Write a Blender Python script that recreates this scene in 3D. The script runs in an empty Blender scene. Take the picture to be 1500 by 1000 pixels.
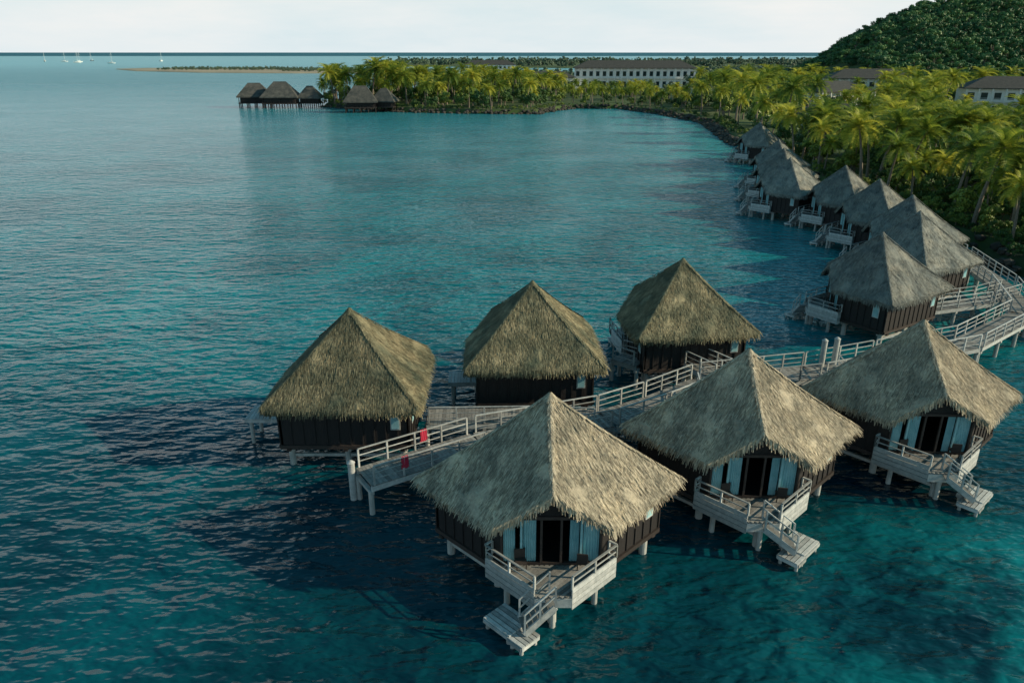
import bpy, math, random
import numpy as np
from mathutils import Vector, Matrix, noise
from mathutils.geometry import tessellate_polygon
random.seed(7); rng=np.random.default_rng(7)
S=bpy.context.scene
COL=S.collection
S.view_settings.view_transform='Standard'
S.view_settings.look='None'
S.view_settings.exposure=0

# ------------------------------------------------------------ materials
def new_mat(name):
    m=bpy.data.materials.new(name); m.use_nodes=True
    nt=m.node_tree; b=nt.nodes['Principled BSDF']
    return m,nt,b
def N(nt,t,**k):
    n=nt.nodes.new(t)
    for a,v in k.items(): setattr(n,a,v)
    return n
def L(nt,a,b): nt.links.new(a,b)
def ramp(nt,fac,stops):
    r=N(nt,'ShaderNodeValToRGB')
    e=r.color_ramp.elements
    e[0].position=stops[0][0]; e[0].color=(*stops[0][1],1)
    e[1].position=stops[-1][0]; e[1].color=(*stops[-1][1],1)
    for p,c in stops[1:-1]:
        x=e.new(p); x.color=(*c,1)
    L(nt,fac,r.inputs[0]); return r.outputs[0]
def mixc(nt,fac,a,b,bt='MIX'):
    m=N(nt,'ShaderNodeMix',data_type='RGBA',blend_type=bt)
    for i,v in ((0,fac),(6,a),(7,b)):
        if isinstance(v,(int,float)): m.inputs[i].default_value=v
        elif isinstance(v,tuple): m.inputs[i].default_value=(*v,1)
        else: L(nt,v,m.inputs[i])
    return m.outputs[2]
def noise_tex(nt,scale,detail=3,vec=None,rough=.5,dist=0):
    n=N(nt,'ShaderNodeTexNoise'); n.inputs['Scale'].default_value=scale
    n.inputs['Detail'].default_value=detail; n.inputs['Roughness'].default_value=rough
    n.inputs['Distortion'].default_value=dist
    if vec is not None: L(nt,vec,n.inputs['Vector'])
    return n.outputs[0]
def mapping(nt,vec,scale=(1,1,1),rot=(0,0,0)):
    m=N(nt,'ShaderNodeMapping'); m.inputs['Scale'].default_value=scale
    m.inputs['Rotation'].default_value=rot; L(nt,vec,m.inputs[0]); return m.outputs[0]
def simple(name,c1,c2,scale=3,rough=.8,stretch=(1,1,1),bump=0.0,island=False):
    m,nt,b=new_mat(name)
    tc=N(nt,'ShaderNodeTexCoord').outputs['Object']
    f=noise_tex(nt,scale,5,mapping(nt,tc,stretch),.65)
    c=ramp(nt,f,[(.3,c1),(.7,c2)])
    if island:
        g=N(nt,'ShaderNodeNewGeometry').outputs['Random Per Island']
        mr=N(nt,'ShaderNodeMapRange'); mr.inputs[3].default_value=.6; mr.inputs[4].default_value=1.25
        L(nt,g,mr.inputs[0])
        h=N(nt,'ShaderNodeHueSaturation'); L(nt,c,h.inputs['Color']); L(nt,mr.outputs[0],h.inputs['Value']); c=h.outputs[0]
    L(nt,c,b.inputs['Base Color']); b.inputs['Roughness'].default_value=rough
    if bump:
        bp=N(nt,'ShaderNodeBump'); bp.inputs['Strength'].default_value=bump; bp.inputs['Distance'].default_value=.03
        L(nt,f,bp.inputs['Height']); L(nt,bp.outputs[0],b.inputs['Normal'])
    return m
def thatch(name,c1,c2,c3):
    m,nt,b=new_mat(name)
    tc=N(nt,'ShaderNodeTexCoord').outputs['Object']
    big=noise_tex(nt,.7,4,tc,.6); fine=noise_tex(nt,9,3,mapping(nt,tc,(1,1,.25)),.7)
    isl=N(nt,'ShaderNodeNewGeometry').outputs['Random Per Island']
    oi=N(nt,'ShaderNodeObjectInfo').outputs['Random']
    c=ramp(nt,big,[(.3,c1),(.5,c2),(.72,c3)])
    mr=N(nt,'ShaderNodeMapRange'); mr.inputs[3].default_value=.45; mr.inputs[4].default_value=1.5
    L(nt,isl,mr.inputs[0])
    mo=N(nt,'ShaderNodeMath',operation='MULTIPLY_ADD'); L(nt,oi,mo.inputs[0]); mo.inputs[1].default_value=.24; mo.inputs[2].default_value=.86
    mm=N(nt,'ShaderNodeMath',operation='MULTIPLY'); L(nt,mr.outputs[0],mm.inputs[0]); L(nt,mo.outputs[0],mm.inputs[1])
    h=N(nt,'ShaderNodeHueSaturation'); L(nt,c,h.inputs['Color']); L(nt,mm.outputs[0],h.inputs['Value'])
    c=mixc(nt,.5,h.outputs[0],ramp(nt,fine,[(.3,(.3,.3,.3)),(.7,(1.,1.,1.))]),'MULTIPLY')
    L(nt,c,b.inputs['Base Color']); b.inputs['Roughness'].default_value=.85
    b.inputs['Specular IOR Level'].default_value=.15
    bp=N(nt,'ShaderNodeBump'); bp.inputs['Strength'].default_value=.8; bp.inputs['Distance'].default_value=.06
    L(nt,fine,bp.inputs['Height']); L(nt,bp.outputs[0],b.inputs['Normal'])
    return m
def leafmat(name,c1,c2,c3,trans=.35):
    m,nt,b=new_mat(name)
    isl=N(nt,'ShaderNodeNewGeometry').outputs['Random Per Island']
    oi=N(nt,'ShaderNodeObjectInfo').outputs['Random']
    a=N(nt,'ShaderNodeMath',operation='MULTIPLY_ADD'); L(nt,isl,a.inputs[0]); a.inputs[1].default_value=.4
    a2=N(nt,'ShaderNodeMath',operation='MULTIPLY'); L(nt,oi,a2.inputs[0]); a2.inputs[1].default_value=.6
    L(nt,a2.outputs[0],a.inputs[2])
    c=ramp(nt,a.outputs[0],[(.1,c1),(.5,c2),(.9,c3)])
    L(nt,c,b.inputs['Base Color']); b.inputs['Roughness'].default_value=.5
    b.inputs['Specular IOR Level'].default_value=.3
    if trans>0:
        t=N(nt,'ShaderNodeBsdfTranslucent'); L(nt,c,t.inputs[0])
        ms=N(nt,'ShaderNodeMixShader'); ms.inputs[0].default_value=trans
        L(nt,b.outputs[0],ms.inputs[1]); L(nt,t.outputs[0],ms.inputs[2])
        L(nt,ms.outputs[0],nt.nodes['Material Output'].inputs[0])
    return m
M={}
M['thatch']=thatch('thatch_sunbleached',(.27,.255,.20),(.50,.44,.33),(.72,.62,.44))
M['thatch_old']=thatch('thatch_mossy',(.10,.12,.085),(.235,.22,.14),(.46,.39,.24))
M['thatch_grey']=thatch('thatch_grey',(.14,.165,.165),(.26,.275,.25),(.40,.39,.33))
M['thatch_dark']=thatch('thatch_dark',(.05,.06,.06),(.085,.09,.085),(.13,.13,.12))
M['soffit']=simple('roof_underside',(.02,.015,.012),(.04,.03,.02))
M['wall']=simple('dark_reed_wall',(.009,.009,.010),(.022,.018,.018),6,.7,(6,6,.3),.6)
M['white']=simple('weathered_white_paint',(.30,.33,.33),(.56,.58,.57),4,.6,(1,1,1),.2,True)
M['deck']=simple('weathered_deck_boards',(.15,.155,.15),(.29,.29,.275),5,.8,(1,1,1),.3,True)
M['brown']=simple('brown_timber',(.10,.05,.035),(.17,.10,.07),5,.7,(1,1,1),.3,True)
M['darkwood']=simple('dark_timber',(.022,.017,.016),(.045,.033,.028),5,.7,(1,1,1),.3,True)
M['curtain']=simple('pale_teal_curtain',(.20,.44,.49),(.36,.60,.64),2,.9)
M['concrete']=simple('concrete_pile',(.28,.30,.29),(.50,.51,.49),3,.8,(1,1,.4),.3)
M['red']=simple('red_cloth',(.5,.02,.06),(.62,.05,.1),3,.9)
M['plaster']=simple('white_plaster',(.7,.71,.7),(.82,.82,.8),1.5,.9)
M['brownroof']=simple('dark_shingle_roof',(.03,.035,.035),(.07,.07,.065),1.2,.85)
M['rock']=simple('seawall_rock',(.02,.02,.019),(.09,.085,.07),2,.9,(1,1,1),.6,True)
M['trunk']=simple('palm_trunk',(.12,.1,.08),(.26,.22,.18),4,.9,(1,1,4),.5)
M['sand']=simple('sand',(.24,.21,.15),(.40,.35,.25),.02,.95)
M['palm']=leafmat('palm_fronds',(.07,.15,.03),(.26,.32,.04),(.58,.55,.08),.45)
M['leaf']=leafmat('broadleaf_foliage',(.022,.075,.024),(.075,.15,.03),(.27,.33,.055),0)
M['hillleaf']=leafmat('hill_foliage',(.022,.085,.032),(.05,.15,.048),(.14,.26,.07),0)
M['farleaf_hazy']=leafmat('far_foliage_hazy',(.06,.115,.08),(.095,.155,.10),(.15,.21,.12),0)  # pale, bluish distance haze is tinted into the foliage colour
m,nt,b=new_mat('grass_ground'); M['grass']=m
p=N(nt,'ShaderNodeNewGeometry').outputs['Position']
f=noise_tex(nt,.05,6,p,.6); c=ramp(nt,f,[(.35,(.02,.045,.012)),(.52,(.05,.095,.02)),(.66,(.10,.13,.045))])
L(nt,c,b.inputs['Base Color']); b.inputs['Roughness'].default_value=.95
m,nt,b=new_mat('window_glass'); M['glass']=m
b.inputs['Base Color'].default_value=(.02,.04,.045,1); b.inputs['Roughness'].default_value=.08

# water
m,nt,b=new_mat('lagoon_water'); M['water']=m
p=N(nt,'ShaderNodeNewGeometry').outputs['Position']
sep=N(nt,'ShaderNodeSeparateXYZ'); L(nt,p,sep.inputs[0])
n1=noise_tex(nt,.055,5,p,.6,.6)
def maprange(v,a,bb,c0=0,c1=1):
    r=N(nt,'ShaderNodeMapRange'); r.interpolation_type='SMOOTHSTEP'
    L(nt,v,r.inputs[0]); r.inputs[1].default_value=a; r.inputs[2].default_value=bb
    r.inputs[3].default_value=c0; r.inputs[4].default_value=c1; return r.outputs[0]
def mul(a,bb):
    r=N(nt,'ShaderNodeMath',operation='MULTIPLY')
    for i,v in enumerate((a,bb)):
        if isinstance(v,(int,float)): r.inputs[i].default_value=v
        else: L(nt,v,r.inputs[i])
    return r.outputs[0]
near=ramp(nt,n1,[(.36,(.0008,.016,.028)),(.50,(.001,.040,.058)),(.66,(.002,.08,.105))])  # dark colour around the huts, painted so their cast shadows stand out less
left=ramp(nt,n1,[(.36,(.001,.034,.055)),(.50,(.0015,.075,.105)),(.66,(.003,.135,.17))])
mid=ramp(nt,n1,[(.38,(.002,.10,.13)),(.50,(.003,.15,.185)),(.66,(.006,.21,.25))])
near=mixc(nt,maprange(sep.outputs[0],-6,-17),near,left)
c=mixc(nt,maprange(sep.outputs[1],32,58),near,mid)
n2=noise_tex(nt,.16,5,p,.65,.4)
sunlit_shal=mul(mul(maprange(sep.outputs[0],6,19),maprange(sep.outputs[1],32,23)),maprange(n2,.36,.62))  # sunlight on the right foreground shallows, painted in as brighter water colour
c=mixc(nt,sunlit_shal,c,(.003,.22,.245))
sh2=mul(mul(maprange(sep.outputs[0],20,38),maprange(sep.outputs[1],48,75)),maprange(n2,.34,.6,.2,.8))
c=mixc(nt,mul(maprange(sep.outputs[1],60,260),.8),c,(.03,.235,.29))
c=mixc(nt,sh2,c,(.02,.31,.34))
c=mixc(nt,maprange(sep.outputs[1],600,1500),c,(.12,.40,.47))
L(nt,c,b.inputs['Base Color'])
L(nt,maprange(sep.outputs[1],30,600,.14,.28),b.inputs['Roughness'])
b.inputs['IOR'].default_value=1.33
w0=noise_tex(nt,.28,2,mapping(nt,p,(.7,1.4,1),(0,0,.5)),.5,.4)
w1=noise_tex(nt,.85,2,mapping(nt,p,(.75,1.5,1),(0,0,.25)),.45,.3)
w2=noise_tex(nt,2.4,1.5,mapping(nt,p,(.8,1.5,1),(0,0,-.3)),.4,.2)
gust=maprange(noise_tex(nt,.045,3,mapping(nt,p,(.6,1.3,1)),.55,.8),.36,.62,.55,1.)
def bump(h,d,prev=None,s=1.):
    q=N(nt,'ShaderNodeBump'); q.inputs['Distance'].default_value=d
    L(nt,gust,q.inputs['Strength'])
    L(nt,h,q.inputs['Height'])
    if prev is not None: L(nt,prev,q.inputs['Normal'])
    return q.outputs[0]
nb=bump(w0,.6); nb=bump(w1,.5,nb); nb=bump(w2,.12,nb)
L(nt,nb,b.inputs['Normal'])
m,nt,b=new_mat('open_ocean_water'); M['ocean']=m
b.inputs['Base Color'].default_value=(.015,.12,.17,1); b.inputs['Roughness'].default_value=.6; b.inputs['Specular IOR Level'].default_value=.12

# ------------------------------------------------------------ mesh builder
class MB:
    def __init__(s): s.v=[];s.f=[];s.m=[];s.mats=[]
    def mi(s,mat):
        if mat not in s.mats: s.mats.append(mat)
        return s.mats.index(mat)
    def add(s,vs,fs,mat):
        o=len(s.v); s.v.extend([tuple(x) for x in vs]); k=s.mi(mat)
        for f in fs: s.f.append(tuple(i+o for i in f)); s.m.append(k)
    BF=[(0,3,2,1),(4,5,6,7),(0,1,5,4),(1,2,6,5),(2,3,7,6),(3,0,4,7)]
    def box(s,c,size,mat,rz=0):
        cx,cy,cz=c; a,b_,d=[q/2 for q in size]; ca,sa=math.cos(rz),math.sin(rz)
        vs=[]
        for z in (-d,d):
            for x,y in ((-a,-b_),(a,-b_),(a,b_),(-a,b_)):
                vs.append((cx+x*ca-y*sa,cy+x*sa+y*ca,cz+z))
        s.add(vs,s.BF,mat)
    def beam(s,p1,p2,w,h,mat):
        p1=Vector(p1);p2=Vector(p2); d=(p2-p1).normalized()
        up=Vector((0,0,1)) if abs(d.z)<.95 else Vector((0,1,0))
        r=d.cross(up).normalized(); u=r.cross(d).normalized()
        vs=[]
        for p in (p1,p2):
            for a,b_ in ((-1,-1),(1,-1),(1,1),(-1,1)):
                vs.append(p+r*(a*w/2)+u*(b_*h/2))
        s.add(vs,s.BF,mat)
    def cyl(s,c,r,z0,z1,mat,n=10,r1=None):
        r1=r if r1 is None else r1
        vs=[(c[0]+math.cos(2*math.pi*i/n)*rr,c[1]+math.sin(2*math.pi*i/n)*rr,z) for z,rr in ((z0,r),(z1,r1)) for i in range(n)]
        fs=[(i,(i+1)%n,n+(i+1)%n,n+i) for i in range(n)]+[tuple(range(n,2*n)),tuple(range(n-1,-1,-1))]
        s.add(vs,fs,mat)
    def prism(s,poly,z0,z1,mat):
        n=len(poly)
        vs=[(x,y,z0) for x,y in poly]+[(x,y,z1) for x,y in poly]
        fs=[(i,(i+1)%n,n+(i+1)%n,n+i) for i in range(n)]+[tuple(range(n,2*n)),tuple(range(n-1,-1,-1))]
        s.add(vs,fs,mat)
    def rail(s,p1,p2,h,mat,nr=3,sp=1.2,pw=.09,rw=.06):
        p1=Vector(p1);p2=Vector(p2); n=max(1,round((p2-p1).length/sp))
        for i in range(n+1):
            q=p1.lerp(p2,i/n); s.box((q.x,q.y,q.z+h/2),(pw,pw,h),mat,math.atan2((p2-p1).y,(p2-p1).x))
        for k in range(nr):
            z=h*(k+1)/nr+ (0.02 if k==nr-1 else 0)
            w=rw*1.7 if k==nr-1 else rw*.6
            s.beam(p1+Vector((0,0,z)),p2+Vector((0,0,z)),w,rw,mat)
    def mesh(s,name):
        me=bpy.data.meshes.new(name); me.from_pydata(s.v,[],s.f)
        for q in s.mats: me.materials.append(M[q])
        me.polygons.foreach_set('material_index',s.m); me.update(); return me
def obj(name,me,parent=None,loc=(0,0,0),rz=0,sc=1):
    o=bpy.data.objects.new(name,me); COL.objects.link(o); o.location=loc
    o.rotation_euler=(0,0,rz); o.scale=(sc,)*3 if not isinstance(sc,tuple) else sc
    if parent: o.parent=parent
    return o
def empty(name,loc=(0,0,0),rz=0,sc=1):
    return obj(name,None,None,loc,rz,sc)

# ------------------------------------------------------------ bungalow pieces
HS=4.0; ZE=3.6; ZA=7.5
def clip_square(cuts,hs=HS):
    cs=[(hs,-hs),(hs,hs),(-hs,hs),(-hs,-hs)]
    out=[]
    for i,c in enumerate(cs):
        pv=cs[i-1]; nx=cs[(i+1)%4]
        leg=cuts.get(i,.22)
        for q in (pv,nx):
            d=Vector((q[0]-c[0],q[1]-c[1])).normalized()
            out.append((c[0]+d.x*leg,c[1]+d.y*leg))
    return out
def roofz(x,y,hs=HS,ze=ZE,za=ZA):
    r=max(abs(x),abs(y))/hs
    return za-(za-ze)*(r+.035*math.sin(r*math.pi))
def roof_mesh(name,cuts,mat,seed,nb=13000):
    R=random.Random(seed); mb=MB()
    poly=clip_square(cuts); per=[]
    for i in range(len(poly)):
        a=Vector(poly[i]);b_=Vector(poly[(i+1)%len(poly)]); n=max(2,int((b_-a).length/.22))
        for k in range(n): per.append(a.lerp(b_,k/n))
    P=len(per); MR=22
    vs=[(0,0,ZA)]
    for j in range(1,MR+1):
        r=j/MR
        for q in per:
            x,y=q.x*r,q.y*r
            nz=noise.noise(Vector((x*1.3,y*1.3,seed*3.1)))*.12+noise.noise(Vector((x*4,y*4,seed)))*.06
            vs.append((x,y,roofz(x,y)+nz))
    fs=[(0,1+i,1+(i+1)%P) for i in range(P)]
    for j in range(MR-1):
        o=1+j*P
        for i in range(P): fs.append((o+i,o+P+i,o+P+(i+1)%P,o+(i+1)%P))
    mb.add(vs,fs,mat)
    o=1+(MR-1)*P; v2=[vs[o+i] for i in range(P)]
    lo=[(x*.985,y*.985,z-.30+R.uniform(-.05,.05)) for x,y,z in v2]
    mb.add(v2+lo,[(i,P+i,P+(i+1)%P,(i+1)%P) for i in range(P)],mat)
    inn=[(q.x*.5,q.y*.5,roofz(q.x*.5,q.y*.5)-.32) for q in per]
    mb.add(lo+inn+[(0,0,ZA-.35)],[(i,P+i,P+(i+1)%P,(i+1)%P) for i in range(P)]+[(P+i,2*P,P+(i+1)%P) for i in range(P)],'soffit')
    def inside(x,y):
        for i in range(len(poly)):
            ax,ay=poly[i];bx,by=poly[(i+1)%len(poly)]
            if (bx-ax)*(y-ay)-(by-ay)*(x-ax)<0: return False
        return True
    def blade(x,y,z,dx,dy,dz,ln,w,lift):
        sx,sy=-dy,dx; l=math.hypot(sx,sy) or 1; sx/=l;sy/=l
        x2=x+dx*ln;y2=y+dy*ln;z2=z+dz*ln+lift
        mb.add([(x-sx*w,y-sy*w,z),(x+sx*w,y+sy*w,z),(x2+sx*w*.5,y2+sy*w*.5,z2),(x2-sx*w*.5,y2-sy*w*.5,z2)],[(0,1,2,3)],mat)
    sl=(ZA-ZE)/HS; nn=math.sqrt(1+sl*sl)
    k=0
    while k<nb:
        x=R.uniform(-HS,HS);y=R.uniform(-HS,HS)
        if not inside(x,y): continue
        k+=1
        if abs(x)>abs(y): dx,dy=(1 if x>0 else -1),R.uniform(-.18,.18)
        else: dx,dy=R.uniform(-.18,.18),(1 if y>0 else -1)
        blade(x,y,roofz(x,y)+.035,dx/nn,dy/nn,-sl/nn,R.uniform(.2,.42),R.uniform(.009,.022),R.uniform(.005,.05))
    for cx,cy in ((1,1),(1,-1),(-1,1),(-1,-1)):
        for _ in range(420):
            r=R.random()*HS; x,y=cx*r,cy*r
            if not inside(x,y): continue
            ax=R.choice((0,1)); d=(cx*1.,cy*.35) if ax else (cx*.35,cy*1.)
            blade(x,y,roofz(x,y)+.07,d[0]*.75,d[1]*.75,-.68,R.uniform(.2,.42),R.uniform(.015,.035),.02)
    for _ in range(120):
        a=R.uniform(0,6.28); blade(math.cos(a)*.04,math.sin(a)*.04,ZA+.10,math.cos(a)*.65,math.sin(a)*.65,-.75,R.uniform(.3,.5),.03,.02)
    for i in range(P):
        a=per[i];b_=per[(i+1)%P]
        for _ in range(11):
            q=a.lerp(b_,R.random()); n=q.normalized()
            out=.35 if R.random()<.7 else .1
            z=roofz(q.x,q.y)+R.uniform(-.12,.06)
            blade(q.x*.985,q.y*.985,z,n.x*out,n.y*out,-.9,R.uniform(.18,.5),R.uniform(.015,.03),0)
    return mb.mesh(name)

def mir(p,mm): return (-p[1],-p[0])+tuple(p[2:]) if mm else tuple(p)
W=3.3; FZ=1.6
def walls_mesh(door=True):
    mb=MB()
    poly=[(W,-.6),(W,W),(-W,W),(-W,-W),(.6,-W)]
    n=len(poly)
    for i in range(n-1):
        a=Vector((*poly[i],0));b_=Vector((*poly[i+1],0)); d=(b_-a).normalized()
        nrm=Vector((d.y,-d.x,0)); off=-nrm*.06
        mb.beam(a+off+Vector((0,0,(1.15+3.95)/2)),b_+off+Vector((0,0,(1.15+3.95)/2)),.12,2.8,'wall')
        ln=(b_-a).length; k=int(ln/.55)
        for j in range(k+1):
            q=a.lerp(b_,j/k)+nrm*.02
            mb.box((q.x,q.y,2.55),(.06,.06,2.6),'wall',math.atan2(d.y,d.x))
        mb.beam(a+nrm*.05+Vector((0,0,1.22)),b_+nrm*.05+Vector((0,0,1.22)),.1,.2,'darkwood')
    e1=Vector((W,-.6));e2=Vector((.6,-W)); mid=(e1+e2)/2
    top=lambda q: roofz(q.x,q.y)-.36
    mb.add([(e1.x,e1.y,3.7),(mid.x,mid.y,3.7),(e2.x,e2.y,3.7),(e2.x,e2.y,top(e2)),(mid.x,mid.y,top(mid)),(e1.x,e1.y,top(e1))],[(0,1,4,5),(1,2,3,4)],'wall')
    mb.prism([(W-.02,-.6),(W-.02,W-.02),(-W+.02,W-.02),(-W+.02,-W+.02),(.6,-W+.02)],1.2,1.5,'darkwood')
    for (x,y,rz) in ((W+.03,2.5,math.pi/2),(-W-.03,2.4,math.pi/2),(-2.6,W+.03,0)):
        mb.box((x,y,2.75),(.5,.07,1.1),'white',rz)
        mb.box((x+(.03 if x>3 else -.03 if x<-3 else 0),y+(.03 if y>3 else -.03 if y<-3 else 0),2.75),(.38,.05,.95),'curtain',rz)
    return mb.mesh('walls')
def doors_mesh():
    mb=MB(); e1=Vector((W,-.6,0));e2=Vector((.6,-W,0)); d=(e2-e1).normalized(); L_=(e2-e1).length
    nrm=Vector((1,-1,0)).normalized()
    rz=math.atan2(d.y,d.x)
    for k in range(6):
        q=e1+d*(L_*k/5); mb.box((q.x,q.y,2.65),(.09,.1,2.1),'darkwood' if k in(0,5,2,3) else 'curtain',rz)
    a=e1+Vector((0,0,3.68));b_=e2+Vector((0,0,3.68)); mb.beam(a,b_,.12,.14,'darkwood')
    a=e1+Vector((0,0,1.62));b_=e2+Vector((0,0,1.62)); mb.beam(a,b_,.12,.1,'darkwood')
    for k in (0,1,3,4):
        x0=L_*k/5+.08;x1=L_*(k+1)/5-.08
        if k==1: x1=x0+.36
        if k==4: x0=x0+.16
        if k==3: x0=x0+.12
        vs=[];n=22
        for i in range(n+1):
            q=e1+d*(x0+(x1-x0)*i/n)-nrm*(.06+.03*math.sin(i*1.6))
            vs+=[(q.x,q.y,1.67),(q.x,q.y,3.6)]
        mb.add(vs,[(2*i,2*i+2,2*i+3,2*i+1) for i in range(n)],'curtain')
    return mb.mesh('sliding_doors')
def deck_mesh(mm):
    mb=MB()
    D=3.72;c=2.75
    poly=[(W+.0,-.15),(W-.0,-.6),(.6,-W),(.15,-W),(.15,-D),(c,-D),(D,-c),(D,-.15)]
    mb.prism([mir(p,0) for p in poly][::-1],1.42,1.52,'deck')
    x=.17
    while x<D-.05:
        ylo=-D if x<c else -(D-(x-c)); yhi=-W if x<.6 else (-W+(x-.6) if x<W else -.16)
        if yhi-ylo>.1: mb.box((x+.06,(ylo+yhi)/2,1.54),(.125,yhi-ylo-.02,.035),'deck')
        x+=.14
    segs=[((D,-.15),(D,-c)),((.15,-D),(c,-D)),((D,-.15),(W+.05,-.15)),((.15,-D),(.15,-W-.05))]
    for a,b_ in segs:
        for k in range(4):
            z=1.06+k*.24
            mb.beam((*a,z),(*b_,z),.05,.215,'white')
        mb.rail((*a,1.86),(*b_,1.86),.56,'white',2,1.25,.07,.05)
    mb.beam((c,-D,1.25),(D,-c,1.25),.05,.4,'white')
    for cx,cy,r in ((2.95,-1.25,2.2),(1.3,-2.95,-.6)):
        ca,sa=math.cos(r),math.sin(r)
        P_=lambda x,y:(cx+x*ca-y*sa,cy+x*sa+y*ca)
        mb.box((cx,cy,1.9),(.42,.42,.06),'darkwood',r)
        q=P_(-.2,0); mb.box((q[0],q[1],2.12),(.05,.42,.42),'darkwood',r)
        for x in (-.18,.18):
            for y in (-.18,.18):
                q=P_(x,y); mb.box((q[0],q[1],1.72),(.04,.04,.34),'darkwood',r)
    top=Vector((3.3,-3.35,1.52)); bot=Vector((2.7,-4.3,.5))
    if mm: bot=Vector((4.4,-2.55,.5))
    dd=(bot-top); side=Vector((dd.y,-dd.x,0)).normalized()*.42
    for s_ in (-1,1):
        mb.beam(top+side*s_,bot+side*s_,.07,.24,'white')
        for t in (0,.5,1):
            q=top.lerp(bot,t)+side*s_; mb.box((q.x,q.y,q.z+.45),(.07,.07,.9),'white',.8)
        for zz in (.5,.9): mb.beam(top+side*s_+Vector((0,0,zz)),bot+side*s_+Vector((0,0,zz)),.05,.05,'white')
    for k in range(6):
        q=top.lerp(bot,(k+.5)/6); mb.box((q.x,q.y,q.z),(.26,.8,.05),'deck',math.atan2(dd.y,dd.x))
    def plat(x0,x1,y0,y1,z):
        pts=[(x0,y0),(x1,y0),(x1,y1),(x0,y1)]
        for a,b_ in zip(pts,pts[1:]+pts[:1]):
            p=mir((*a,z-.1),mm);q=mir((*b_,z-.1),mm); mb.beam(p,q,.09,.14,'white')
        y=y0
        while y<y1-.05:
            p=mir((x0-.03,y+.09,z),mm);q=mir((x1+.03,y+.09,z),mm); mb.beam(p,q,.15,.045,'white'); y+=.19
        for x in (x0+.1,x1-.1):
            for y in (y0+.1,y1-.1):
                p=mir((x,y,0),mm); mb.cyl(p,.08,-2.5,z-.05,'concrete')
    plat(1.35,2.65,-4.95,-3.85,.45); plat(2.7,3.35,-5.0,-4.1,.40)
    return mb.mesh('deck_and_stairs')
def piles_mesh():
    mb=MB()
    for x in (-2.9,0,2.9):
        for y in (-2.9,0,2.9):
            mb.cyl((x,y),.17,-4,1.0,'concrete',12)
            if (x,y)!=(0,0): mb.box((x,y,.93),(.42,.42,.18),'concrete')
    for x in (-2.9,0,2.9):
        mb.box((x,0,1.09),(.22,6.9,.14),'darkwood')
    for y in (-2.9,2.9):
        mb.box((0,y,1.11),(6.8,.2,.12),'darkwood')
        mb.box((0,y,.55),(5.5,.14,.16),'concrete')
    for q in ((3.4,-1.0),(1.0,-3.4),(3.1,-3.1)):
        mb.cyl(q,.12,-4,1.42,'concrete')
    return mb.mesh('support_piles')
def sidedeck_mesh():
    mb=MB(); x=3.42
    while x<6.0:
        mb.box((x,0,1.5),(.17,1.7,.05),'white'); x+=.19
    for y in (-.8,.8):
        mb.box((4.65,y,1.38),(2.7,.1,.18),'white'); mb.cyl((5.7,y*.85),.11,-4,1.3,'concrete')
    for y in (-.8,.8): mb.rail((3.5,y,1.52),(4.6,y,1.52),.7,'white',2,1.,.07,.05)
    return mb.mesh('side_deck')
W_ME=walls_mesh();D_ME=doors_mesh();P_ME=piles_mesh();SD_ME=sidedeck_mesh()
DK=[deck_mesh(0),deck_mesh(1)]
CUT=3.2
rf_front=[roof_mesh('thatched_roof',{0:CUT},'thatch',s) for s in (1,2,3)]
rf_back=[roof_mesh('thatched_roof',{0:CUT,3:1.0},'thatch_old',s) for s in (4,5,8)]
rf_far=[roof_mesh('thatched_roof',{0:CUT},'thatch_grey',s,5000) for s in (6,7)]
def bungalow(x,y,rot,roof,mm=0,sd=None):
    e=empty('overwater_bungalow',(x,y,0),math.radians(rot))
    obj('thatched_roof',roof,e);obj('walls',W_ME,e);obj('sliding_doors',D_ME,e)
    obj('deck_and_stairs',DK[mm],e);obj('support_piles',P_ME,e)
    if sd is not None: obj('side_deck',SD_ME,e,(sd,0,0))
bungalow(1.5,26.3,-45,rf_front[0],0)
bungalow(10.7,30.9,-46,rf_front[1],1)
bungalow(20.6,34.8,-48,rf_front[2],1)
bungalow(-8.5,36.6,180,rf_back[0],0,0)
bungalow(1.2,41.5,182,rf_back[1],0,-.9)
bungalow(11.1,46.6,188,rf_back[2])
bungalow(27.6,54.2,213,rf_far[0])
bungalow(34.4,62.0,210,rf_far[1])
bungalow(37.6,69.5,215,rf_far[0])
bungalow(38.9,79.0,220,rf_far[1])
bungalow(39.5,89.0,222,rf_far[0])
bungalow(35.4,96.0,225,rf_far[1])
bungalow(38.0,106.0,225,rf_far[0])
bungalow(41.0,117.0,228,rf_far[1])
bungalow(47.5,147.0,230,rf_far[0])

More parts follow.
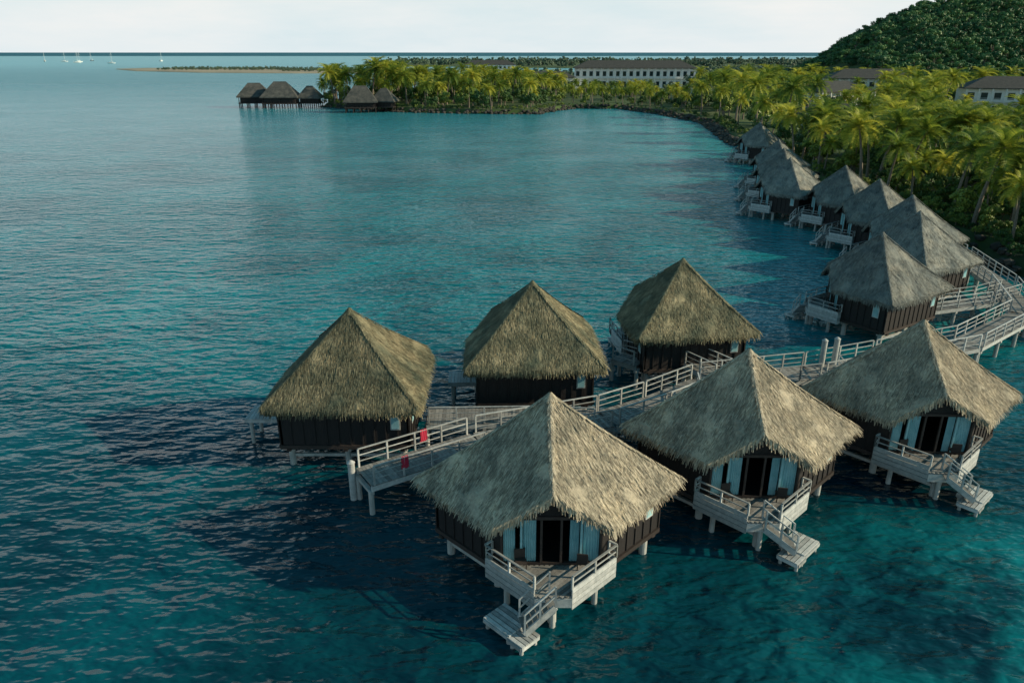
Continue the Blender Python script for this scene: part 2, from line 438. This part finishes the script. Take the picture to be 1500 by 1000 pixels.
# ------------------------------------------------------------ walkways
def walkway(name,pts,w=1.7,rails=(1,1),z=1.6,gaps=()):
    mb=MB()
    for i in range(len(pts)-1):
        a=Vector((*pts[i],0));b_=Vector((*pts[i+1],0)); d=(b_-a); ln=d.length; d.normalize()
        n=Vector((-d.y,d.x,0)); rz=math.atan2(d.y,d.x)
        k=int(ln/.2)
        for j in range(k):
            q=a+d*((j+.5)*ln/k); mb.box((q.x,q.y,z-.03),(.185,w,.05),'deck',rz)
        for s_ in (-1,1):
            off=n*(w/2-.06)*s_
            mb.beam(a+off+Vector((0,0,z-.19)),b_+off+Vector((0,0,z-.19)),.12,.26,'white')
            if rails[0 if s_>0 else 1] and i not in gaps:
                off=n*(w/2-.02)*s_
                mb.rail(a+off+d*.15+Vector((0,0,z)),b_+off-d*.15+Vector((0,0,z)),.95,'white',3,1.5,.08,.045)
        kk=max(1,round(ln/3.2))
        for j in range(kk+1):
            q=a+d*(ln*j/kk)
            for s_ in (-1,1):
                r=q+n*(w/2-.2)*s_; mb.cyl(r,.13,-4,z-.34,'concrete')
            mb.beam(q+n*w/2+Vector((0,0,z-.4)),q-n*w/2+Vector((0,0,z-.4)),.18,.16,'concrete')
    obj(name,mb.mesh(name))
walkway('wooden_boardwalk',[(-6.9,29.8),(-1.7,33.2),(5.1,35.7),(8.1,37.6),(11.5,40.2),(18.6,41.9),(24,44.0),(31,46.8),(38.7,52.8),(41.5,60),(43.5,70)],1.9)
walkway('wooden_boardwalk',[(-4.6,36.0),(1.6,36.2),(4.6,35.9)],1.8,(0,1),1.56)
walkway('wooden_boardwalk',[(1.9,34.2),(1.7,30.3)],1.4,(1,1),1.56)
walkway('wooden_boardwalk',[(11.6,39.8),(11.0,35.2)],1.4,(1,1),1.56)
walkway('wooden_boardwalk',[(21.0,42.6),(20.7,38.9)],1.4,(1,1),1.56)
walkway('wooden_boardwalk',[(13,41.2),(11.5,43.6)],1.5,(1,1),1.56)
walkway('wooden_boardwalk',[(31,54.0),(37.6,56.2),(41,58.2)],1.6,(1,1),1.56)
walkway('wooden_boardwalk',[(38.9,53),(47,50),(60,49)],2.2,(1,1),1.64)
walkway('wooden_boardwalk',[(38.5,64),(42.4,65.5)],1.4,(1,1),1.56)
walkway('wooden_boardwalk',[(43.5,70.2),(43.6,80),(43.0,92),(41,100)],1.6,(1,1),1.6)
walkway('wooden_boardwalk',[(6.8,44.6),(8.2,43.4)],1.3,(1,1),1.56)
for x,y in ((19.5,42.9),(20.4,43.2),(-7.6,30.4)):
    mb=MB(); mb.cyl((0,0),.17,-4,3.3 if x>0 else 2.0,'white',14); mb.cyl((0,0),.2,3.3 if x>0 else 2.0,3.42 if x>0 else 2.12,'white',14,.05)
    obj('mooring_post',mb.mesh('mooring_post'),None,(x,y,0))
def towel(x,y,rz,w=.8):
    mb=MB(); vs=[];n=10
    prof=[(-.06,2.05),(-.05,2.3),(-.04,2.56),(0,2.62),(.04,2.56),(.06,2.2),(.07,1.9)]
    for i in range(n+1):
        t=-w/2+w*i/n
        for (o,z) in prof: vs.append((t,o+.015*math.sin(i*1.9),z+.01*math.sin(i)))
    k=len(prof)
    mb.add(vs,[(i*k+j,(i+1)*k+j,(i+1)*k+j+1,i*k+j+1) for i in range(n) for j in range(k-1)],'red')
    obj('red_beach_towel',mb.mesh('red_beach_towel'),None,(x,y,0),rz)
rz=math.atan2(3.4,5.2)
d=Vector((math.cos(rz),math.sin(rz)));n_=Vector((-d.y,d.x))
for t,s_ in ((3.6,.93),(1.7,-.93)):
    q=Vector((-6.9,29.8))+d*t+n_*s_; towel(q.x,q.y,rz,.34)
def canoe(x,y,rz):
    mb=MB(); n=24; sec=9; vs=[]
    for i in range(n+1):
        t=-1+2*i/n; w=.36*(1-abs(t)**2.6)+.02; up=.5*abs(t)**3.5
        for j in range(sec):
            a=math.pi*j/(sec-1)
            vs.append((t*3.2,-math.cos(a)*w,.55+up-math.sin(a)*(.5)*(1-.6*abs(t)**3)))
    mb.add(vs,[(i*sec+j,(i+1)*sec+j,(i+1)*sec+j+1,i*sec+j+1) for i in range(n) for j in range(sec-1)],'brown')
    mb.beam((-1.1,0,.58),(-1.1,1.5,.5),.07,.07,'white');mb.beam((1.1,0,.58),(1.1,1.5,.5),.07,.07,'white')
    mb.beam((-1.8,1.5,.2),(1.9,1.5,.2),.16,.16,'white')
    for t in (-1.1,1.1): mb.beam((t,1.5,.5),(t,1.5,.2),.05,.05,'white')
    for t in (-1.6,0,1.5): mb.box((t,0,.45),(.25,.6,.04),'deck')
    obj('outrigger_canoe',mb.mesh('outrigger_canoe'),None,(x,y,0),rz)
canoe(16.2,39.9,.15)

# ------------------------------------------------------------ water
def grid_obj(name,x0,x1,y0,y1,z,mat):
    mb=MB(); mb.add([(x0,y0,z),(x1,y0,z),(x1,y1,z),(x0,y1,z)],[(0,1,2,3)],mat); obj(name,mb.mesh(name))
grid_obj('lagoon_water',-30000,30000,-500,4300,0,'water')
grid_obj('open_ocean_water',-45000,45000,4300,50000,0,'ocean')

# ------------------------------------------------------------ land
shore=[(-76,306),(-60,290),(-36,274),(-12,268),(10,267),(18,285),(24,294),(40,293),(50,268),(57.4,232),(52,190),(49.5,158),(48,128),(45.8,100),(47,86),(49.5,78),(46.5,71),(48.5,65),(62,58),(120,52)]
back=[(500,60),(700,300),(700,900),(300,800),(120,640),(20,560),(-10,420),(-50,370),(-80,335)]
land=shore+back
def land_obj(name,poly,inset,ztop,mat,zb=-1):
    n=len(poly); P2=[Vector(p) for p in poly]; inn=[]
    area=sum(P2[i].x*P2[(i+1)%n].y-P2[(i+1)%n].x*P2[i].y for i in range(n)); sg=1 if area>0 else -1
    for i in range(n):
        d1=(P2[i]-P2[i-1]).normalized();d2=(P2[(i+1)%n]-P2[i]).normalized()
        t=(d1+d2).normalized(); inn.append(P2[i]+Vector((-t.y,t.x))*sg*inset)
    mb=MB(); vs=[(p.x,p.y,zb) for p in P2]+[(p.x,p.y,ztop) for p in inn]
    mb.add(vs,[(i,(i+1)%n,n+(i+1)%n,n+i) for i in range(n)],mat)
    tri=tessellate_polygon([[Vector((p.x,p.y,0)) for p in inn]])
    mb.add([(p.x,p.y,ztop) for p in inn],[t if ((inn[t[1]]-inn[t[0]]).cross(inn[t[2]]-inn[t[0]])>0) else t[::-1] for t in tri],mat)
    obj(name,mb.mesh(name))
land_obj('land_ground',land,3,1.3,'grass')
sandbar=[(-500,985),(-430,890),(-330,820),(-220,790),(-130,800),(-90,850),(-120,930),(-260,960),(-380,1040),(-480,1040)]
land_obj('sandbar_ground',sandbar,6,.8,'sand')
farland=[(-260,1250),(-120,1180),(60,1060),(300,1040),(900,1000),(2500,1200),(2500,2400),(700,2300),(-100,1900),(-250,1500)]
land_obj('far_shore_ground',farland,10,1.2,'grass')
mb=MB(); R=random.Random(3)
ico=[(math.cos(a)*math.cos(e),math.sin(a)*math.cos(e),math.sin(e)) for e in (-.6,.5) for a in [k*1.2566+(e>0)*.6 for k in range(5)]]+[(0,0,1),(0,0,-1)]
icf=[(i,(i+1)%5,5+i) for i in range(5)]+[((i+1)%5,5+(i+1)%5,5+i) for i in range(5)]+[(5+i,5+(i+1)%5,10) for i in range(5)]+[((i+1)%5,i,11) for i in range(5)]
for i in range(len(shore)-1):
    a=Vector(shore[i]);b_=Vector(shore[i+1]); ln=(b_-a).length; d=(b_-a)/ln; n_=Vector((-d.y,d.x))
    for k in range(int(ln*2.2)):
        q=a+d*R.uniform(0,ln)+n_*R.uniform(-.6,2.6); off=(q-a).dot(n_)
        s_=R.uniform(.35,.95); z=.1+max(0,off)*.45
        mb.add([(q.x+x*s_*R.uniform(.7,1.2),q.y+y*s_*R.uniform(.7,1.2),z+zz*s_*.6) for x,y,zz in ico],icf,'rock')
obj('rock_seawall',mb.mesh('rock_seawall'))

# hill
prof=[(160,0),(186,3),(201,10),(218,22),(239,34),(262,42),(300,46),(330,50),(380,58),(450,64),(560,60),(700,50)]
def ridge(x):
    if x<=160:return 0
    for (a,ha),(b_,hb) in zip(prof,prof[1:]):
        if x<=b_: return ha+(hb-ha)*(x-a)/(b_-a)
    return 50
def hillz(x,y):
    r=ridge(x*520/max(y,300))
    t=min(1,max(0,(y-300)/200)); t=t*t*(3-2*t)
    nz=noise.noise(Vector((x*.02,y*.02,0)))*5
    return 1.0+r*t+nz*t*min(1,r/20)
mb=MB(); nx,ny=70,50; vs=[]
for j in range(ny+1):
    for i in range(nx+1):
        x=120+560*i/nx;y=290+320*j/ny; vs.append((x,y,hillz(x,y)))
mb.add(vs,[(j*(nx+1)+i,j*(nx+1)+i+1,(j+1)*(nx+1)+i+1,(j+1)*(nx+1)+i) for j in range(ny) for i in range(nx)],'grass')
obj('forested_hill',mb.mesh('forested_hill'))

# ------------------------------------------------------------ vegetation meshes
def palm_mesh(seed,H=9.):
    R=random.Random(seed); mb=MB()
    lean=(R.uniform(-1.4,1.4),R.uniform(-1.4,1.4)); seg=8;n=7;vs=[]
    for i in range(seg+1):
        t=i/seg; cx,cy=lean[0]*t*t,lean[1]*t*t; r=.2*(1-t)+.1+(.1 if i==0 else 0)
        for k in range(n):
            a=6.283*k/n; vs.append((cx+math.cos(a)*r,cy+math.sin(a)*r,H*t-.3))
    mb.add(vs,[(i*n+k,i*n+(k+1)%n,(i+1)*n+(k+1)%n,(i+1)*n+k) for i in range(seg) for k in range(n)],'trunk')
    top=Vector((lean[0],lean[1],H-.35))
    nf=26
    for f in range(nf):
        az=f*2.39996+R.uniform(-.2,.2); el=math.radians(75-f/nf*110+R.uniform(-8,8)); ln=R.uniform(3.2,4.3)
        p=top.copy(); pts=[p.copy()]; dirs=[]; K=13
        for k in range(K):
            e=el-(k/K)**1.2*math.radians(75)
            d=Vector((math.cos(az)*math.cos(e),math.sin(az)*math.cos(e),math.sin(e)))
            p=p+d*ln/K; pts.append(p.copy()); dirs.append(d)
        side=Vector((-math.sin(az),math.cos(az),0)); tw=R.uniform(-.35,.35)
        for k in range(1,K):
            t=k/K; d=dirs[k-1]; up=side.cross(d)
            l=.95*math.sin(math.pi*min(1,t*.85+.15))**.6+.1
            for s_ in (-1,1):
                for h in (0,.5):
                    b0=pts[k].lerp(pts[k+1],h); o=(side*s_*math.cos(tw)+d*.55-up*(.35+.25*R.random())*(1)-Vector((0,0,.15))+up*s_*math.sin(tw))
                    tip=b0+o.normalized()*l*R.uniform(.85,1.1); wv=d*.085
                    mb.add([b0-wv,b0+wv,tip],[(0,1,2)],'palm')
        for k in range(K):
            w=.05*(1-k/K)+.015
            mb.add([pts[k]-side*w,pts[k]+side*w,pts[k+1]+side*w*.9,pts[k+1]-side*w*.9],[(0,1,2,3)],'palm')
    for _ in range(7):
        q=top+Vector((R.uniform(-.3,.3),R.uniform(-.3,.3),-.3)); mb.cyl((q.x,q.y),.08,q.z-.15,q.z+.12,'brown',6,.1)
    return mb.mesh('palm_tree')
def tree_mesh(seed,mat,nl=2100,H=8.,spread=3.6,ls=.34,low=.25):
    R=random.Random(seed); mb=MB()
    def limb(a,b_,r0,r1):
        a=Vector(a);b_=Vector(b_);d=(b_-a).normalized();r=d.orthogonal().normalized();u=d.cross(r);n=6
        vs=[a+(r*math.cos(6.283*k/n)+u*math.sin(6.283*k/n))*r0 for k in range(n)]+[b_+(r*math.cos(6.283*k/n)+u*math.sin(6.283*k/n))*r1 for k in range(n)]
        mb.add(vs,[(k,(k+1)%n,n+(k+1)%n,n+k) for k in range(n)],'trunk')
    limb((0,0,-.5),(0,0,H*.4),.3,.2)
    cl=[]
    for i in range(15):
        a=R.uniform(0,6.283); rr=spread*math.sqrt(R.random())*.85; z=H*(low+.1)+ (H*(.82-low))*R.random()*(1-.5*(rr/spread)**2)
        c=Vector((math.cos(a)*rr,math.sin(a)*rr,z)); cl.append((c,R.uniform(.9,1.7)))
        if i%2==0: limb((0,0,H*.36),c,.13,.04)
    for i in range(nl):
        c,r=cl[i%len(cl)]
        v=Vector((R.gauss(0,1),R.gauss(0,1),R.gauss(0,1))).normalized()*(r*R.uniform(.55,1.08)); v.z*=.7
        q=c+v; nrm=(v.normalized()+Vector((R.uniform(-.7,.7),R.uniform(-.7,.7),R.uniform(-.2,.9)))).normalized()
        t=nrm.orthogonal().normalized(); t=Matrix.Rotation(R.uniform(0,6.28),3,nrm)@t; u=nrm.cross(t); s_=ls*R.uniform(.6,1.3)
        mb.add([q-t*s_,q+u*s_*.45,q+t*s_,q-u*s_*.45],[(0,1,2,3)],mat)
    return mb.mesh('broadleaf_tree')
palms=[palm_mesh(s) for s in range(5)]
trees=[tree_mesh(10+s,'leaf') for s in range(4)]
hill_t=[tree_mesh(20+s,'hillleaf',1500,7,4.2,.42,.1) for s in range(3)]
far_t=[tree_mesh(30+s,'farleaf_hazy',900,8,5,.7,.05) for s in range(3)]
def inpoly(x,y,poly):
    c=False;j=len(poly)-1
    for i in range(len(poly)):
        xi,yi=poly[i];xj,yj=poly[j]
        if (yi>y)!=(yj>y) and x<(xj-xi)*(y-yi)/(yj-yi)+xi: c=not c
        j=i
    return c
def shoredist(x,y):
    p=Vector((x,y));m_=1e9
    for a,b_ in zip(shore,shore[1:]):
        a=Vector(a);b_=Vector(b_);d=b_-a;t=max(0,min(1,(p-a).dot(d)/d.dot(d))); m_=min(m_,(p-a-d*t).length)
    return m_
bl=[(68,440,66,14,10.5,-4,2,'hotel_building'),(163,250,34,12,8,-18,2,'resort_building'),(200,238,26,12,7.5,-20,2,'resort_building'),
    (118,285,24,12,5.5,20,1,'resort_building'),(92,330,30,12,5,5,1,'resort_building'),(150,330,34,13,8.5,-10,2,'resort_building'),
    (-20,720,46,14,8,0,2,'resort_building'),(20,430,28,10,6,0,1,'resort_building'),(82,118,12,8,3.2,30,1,'garden_bungalow'),(88,98,12,8,3.2,10,1,'garden_bungalow'),(105,170,16,9,3.5,15,1,'garden_bungalow'),(85,205,16,9,3.5,-20,1,'garden_bungalow')]
def inb(x,y):
    for b_ in bl:
        dx,dy=x-b_[0],y-b_[1]
        if abs(dx)<b_[2]/2+4 and -b_[3]/2-7<dy<b_[3]/2+3: return True
    return False
views=[(.072,.235,438,.53,180),(.56,.92,242,.48,120),(.38,.48,320,.7,120),(.02,.072,428,.8,165)]
def hlim(x,y):
    s_=1.
    for a,b_,yy,k,dp in views:
        if a<x/y<b_ and yy-dp<y<yy: s_=min(s_,k)
    return s_
def scatter(n,box_,poly,mind,test=None,seed=0):
    R=random.Random(seed); pts=[];tries=0;cell={}
    while len(pts)<n and tries<n*40:
        tries+=1; x=R.uniform(box_[0],box_[1]);y=R.uniform(box_[2],box_[3])
        if poly and not inpoly(x,y,poly): continue
        if test and not test(x,y): continue
        k=(int(x//mind),int(y//mind))
        if any((px-x)**2+(py-y)**2<mind*mind for i in(-1,0,1) for j in(-1,0,1) for px,py in cell.get((k[0]+i,k[1]+j),())): continue
        cell.setdefault(k,[]).append((x,y)); pts.append((x,y))
    return pts
R=random.Random(11)
vis=lambda x,y: x<.78*y+12
for x,y in scatter(130,(46,125,70,150),land,3.6,lambda x,y: shoredist(x,y)>3.0 and vis(x,y) and not inb(x,y),1):
    obj('palm_tree',R.choice(palms),None,(x,y,1.2),R.uniform(0,6.28),R.uniform(.55,1.08))
for x,y in scatter(85,(46,125,68,150),land,4.0,lambda x,y: shoredist(x,y)>5.0 and vis(x,y) and not inb(x,y),2):
    obj('broadleaf_tree',R.choice(trees),None,(x,y,1.0),R.uniform(0,6.28),R.uniform(.35,.78))
def mass(name,pts,meshes,smin,smax,z=1.1,zf=None):
    e=empty(name)
    for x,y in pts: obj('tree',R.choice(meshes),e,(x,y,zf(x,y) if zf else z),R.uniform(0,6.28),R.uniform(smin,smax)*hlim(x,y))
t=lambda x,y: shoredist(x,y)>3.0 and not inb(x,y) and vis(x,y)
mass('palm_grove',scatter(240,(50,300,150,380),land,5.3,t,3),palms,.65,1.35)
mass('broadleaf_grove',scatter(330,(50,300,150,380),land,5.3,lambda x,y:t(x,y) and shoredist(x,y)>6,4),trees,.5,1.15)
mass('palm_grove',scatter(210,(-90,70,266,400),land,4.4,lambda x,y:t(x,y) and x<70,5),palms,.65,1.3)
mass('palm_grove',scatter(14,(-78,-45,290,350),land,5.,lambda x,y:t(x,y) and x<70,15),palms,1.2,1.6)
mass('broadleaf_grove',scatter(240,(-90,70,268,430),land,5.5,lambda x,y:t(x,y) and shoredist(x,y)>4,6),trees,.45,1.0)
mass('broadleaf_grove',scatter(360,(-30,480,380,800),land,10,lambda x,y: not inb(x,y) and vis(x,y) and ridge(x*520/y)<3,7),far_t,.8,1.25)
mass('hill_forest',scatter(1500,(175,520,320,560),None,5.2,lambda x,y: ridge(x*520/max(y,300))>1.5 and x<.8*y+20,8),hill_t,.55,1.15,0,lambda x,y:hillz(x,y)-1.2)
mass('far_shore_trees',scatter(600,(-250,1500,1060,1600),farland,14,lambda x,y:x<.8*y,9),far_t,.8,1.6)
mass('shoreline_shrubs',scatter(420,(-80,80,60,310),land,1.6,lambda x,y: 2.5<shoredist(x,y)<7,10),trees,.12,.24,1.1)
mass('garden_shrubs',scatter(260,(47,110,58,110),land,1.5,lambda x,y: shoredist(x,y)>2.5 and vis(x,y),14),trees,.12,.3,1.1)
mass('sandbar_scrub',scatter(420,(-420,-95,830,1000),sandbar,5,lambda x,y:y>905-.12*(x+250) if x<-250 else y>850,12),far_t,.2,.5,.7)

# ------------------------------------------------------------ buildings
def building(x,y,w,d,h,rot,st,name):
    e=empty(name,(x,y,1.2),math.radians(rot))
    mb=MB(); mb.box((0,0,h/2),(w,d,h),'plaster')
    sh=h/st
    nwin=max(3,int(w/3.6))
    for s_ in range(st):
        for k in range(nwin):
            xx=-w/2+(k+.5)*w/nwin; z=s_*sh+sh*.46
            for yy,sg in ((-d/2,-1),(d/2,1)):
                mb.box((xx,yy+sg*.02,z),(w/nwin*.5,.12,sh*.5),'glass')
        if st>1 or name=='resort_building':
            mb.box((0,-d/2-.7,s_*sh+.1),(w,1.4,.2),'plaster')
            if s_>0:
                mb.rail((-w/2,-d/2-1.35,s_*sh+.2),(w/2,-d/2-1.35,s_*sh+.2),1,'plaster',2,w/nwin,.12,.1)
    for k in range(nwin+1): mb.box((-w/2+k*w/nwin+(.15 if k==0 else -.15 if k==nwin else 0),-d/2-1.25,h/2),(.3,.3,h),'plaster')
    obj('walls',mb.mesh('walls'),e)
    mb=MB(); ov=.7; W2,D2=w/2+ov,d/2+ov+.6; rh=D2*.5; rl=max(.5,W2-D2)
    vs=[(-W2,-D2,h),(W2,-D2,h),(W2,D2,h),(-W2,D2,h),(-rl,0,h+rh),(rl,0,h+rh),(-W2,-D2,h+.25),(W2,-D2,h+.25),(W2,D2,h+.25),(-W2,D2,h+.25)]
    mb.add(vs,[(3,2,1,0),(0,1,7,6),(1,2,8,7),(2,3,9,8),(3,0,6,9),(6,7,5,4),(7,8,5),(8,9,4,5),(9,6,4)],'brownroof')
    obj('roof',mb.mesh('roof'),e)
for b_ in bl: building(*b_)
def pavilion(x,y,w,d,rot,ze=4.2,za=9):
    e=empty('overwater_pavilion',(x,y,0),math.radians(rot))
    mb=MB(); W2,D2=w/2,d/2; rl=max(.4,W2-D2*.85)
    vs=[(-W2,-D2,ze),(W2,-D2,ze),(W2,D2,ze),(-W2,D2,ze),(-rl,0,za),(rl,0,za),(-W2,-D2,ze-.4),(W2,-D2,ze-.4),(W2,D2,ze-.4),(-W2,D2,ze-.4)]
    mb.add(vs,[(0,1,5,4),(1,2,5),(2,3,4,5),(3,0,4),(6,7,1,0),(7,8,2,1),(8,9,3,2),(9,6,0,3),(9,8,7,6)],'thatch_dark')
    obj('thatched_roof',mb.mesh('thatched_roof'),e)
    mb=MB(); mb.box((0,0,1.7),(w-1,d-1,.3),'darkwood'); mb.box((0,0,2.7),(w-2.4,d-2.4,1.9),'wall')
    k=max(2,int(w/3))
    for i in range(k+1):
        xx=-W2+.8+(w-1.6)*i/k
        for yy in (-D2+.8,0,D2-.8): mb.cyl((xx,yy),.18,-3,1.55,'wall',8)
        for yy in (-D2+.8,D2-.8): mb.box((xx,yy,2.9),(.2,.2,2.1),'wall')
    mb.rail((-W2+.7,-D2+.7,1.85),(W2-.7,-D2+.7,1.85),.9,'darkwood',2,2)
    obj('platform_and_posts',mb.mesh('platform_and_posts'),e)
pavilion(-100,303,13,10,12);pavilion(-89,300,14,11,5,4.2,9.6);pavilion(-78,301,9,8,0,3.8,8);pavilion(-54,277,12,9,8,3.8,9);pavilion(-46,280,9,8,-6,3.8,8)

def sailboat(x,y,rz,s_=1):
    mb=MB(); n=12; vs=[]
    for i in range(n+1):
        t=-1+2*i/n; w=1.9*(1-max(0,t)**2.2)*(1-.25*max(0,-t))+.03
        vs+=[(t*6,-w,1.4+.3*t*t),(t*5.4,-w*.5,-.3),(t*5.4,w*.5,-.3),(t*6,w,1.4+.3*t*t)]
    fs=[(i*4+j,(i+1)*4+j,(i+1)*4+(j+1)%4,i*4+(j+1)%4) for i in range(n) for j in range(4)]
    mb.add(vs,fs,'plaster'); mb.box((-.5,0,1.9),(4.5,2,.8),'plaster'); mb.cyl((.8,0),.16,1.4,17,'plaster',8)
    mb.beam((.8,0,3),(-4.6,0,3.2),.4,.4,'curtain'); mb.beam((.8,0,17),(6,0,1.7),.05,.05,'plaster'); mb.beam((.8,0,17),(-6,0,1.7),.05,.05,'plaster')
    obj('sailboat',mb.mesh('sailboat'),None,(x,y,0),rz,s_)
for x,y,r in ((-1085,1650,.4),(-1075,1820,2),(-990,1750,.2),(-930,1700,1),(-1010,1900,2.6),(-880,1600,.3),(-760,1500,.1),(-820,1850,1.5)): sailboat(x,y,r,1.2)

# ------------------------------------------------------------ light
SE=24; SR=97
w=bpy.data.worlds.new('World'); S.world=w; w.use_nodes=True; nt=w.node_tree
bg=nt.nodes['Background']
sky=N(nt,'ShaderNodeTexSky'); sky.sky_type='NISHITA'; sky.sun_disc=False
sky.sun_elevation=math.radians(SE); sky.sun_rotation=math.radians(SR); sky.dust_density=.6; sky.air_density=1.0
tc=N(nt,'ShaderNodeTexCoord').outputs['Generated']
sp=N(nt,'ShaderNodeSeparateXYZ'); L(nt,tc,sp.inputs[0])
cl=noise_tex(nt,2.2,6,mapping(nt,tc,(1,1,5)),.6)
mr=N(nt,'ShaderNodeMapRange'); mr.interpolation_type='SMOOTHSTEP'; L(nt,sp.outputs[2],mr.inputs[0]); mr.inputs[1].default_value=0; mr.inputs[2].default_value=.38; mr.inputs[3].default_value=.97; mr.inputs[4].default_value=.0
cr=ramp(nt,cl,[(.35,(0,0,0)),(.7,(1,1,1))])
ad=N(nt,'ShaderNodeMath',operation='MULTIPLY_ADD'); L(nt,cr,ad.inputs[0]); ad.inputs[1].default_value=.08; L(nt,mr.outputs[0],ad.inputs[2])
ad.use_clamp=True
tint=mixc(nt,1.,sky.outputs[0],(.36,1.08,1.02),'MULTIPLY')
hz=mixc(nt,cr,(7.3,8.3,8.7),(9.2,9.1,8.8))
c=mixc(nt,ad.outputs[0],tint,hz)
L(nt,c,bg.inputs[0]); bg.inputs[1].default_value=.1
sd=bpy.data.lights.new('sun','SUN'); sd.energy=5.0; sd.angle=math.radians(.5); sd.color=(1,.82,.57)
so=bpy.data.objects.new('sun',sd); COL.objects.link(so)
dv=Vector((math.sin(math.radians(SR))*math.cos(math.radians(SE)),math.cos(math.radians(SR))*math.cos(math.radians(SE)),math.sin(math.radians(SE))))
so.rotation_euler=dv.to_track_quat('Z','Y').to_euler(); so.location=(60,20,60)
cd=bpy.data.cameras.new('camera'); cd.sensor_width=36; cd.lens=26; cd.clip_end=80000; cd.clip_start=.5
co=bpy.data.objects.new('camera',cd); COL.objects.link(co); co.location=(0,0,20)
co.rotation_euler=(math.radians(90-21.34),0,0); S.camera=co
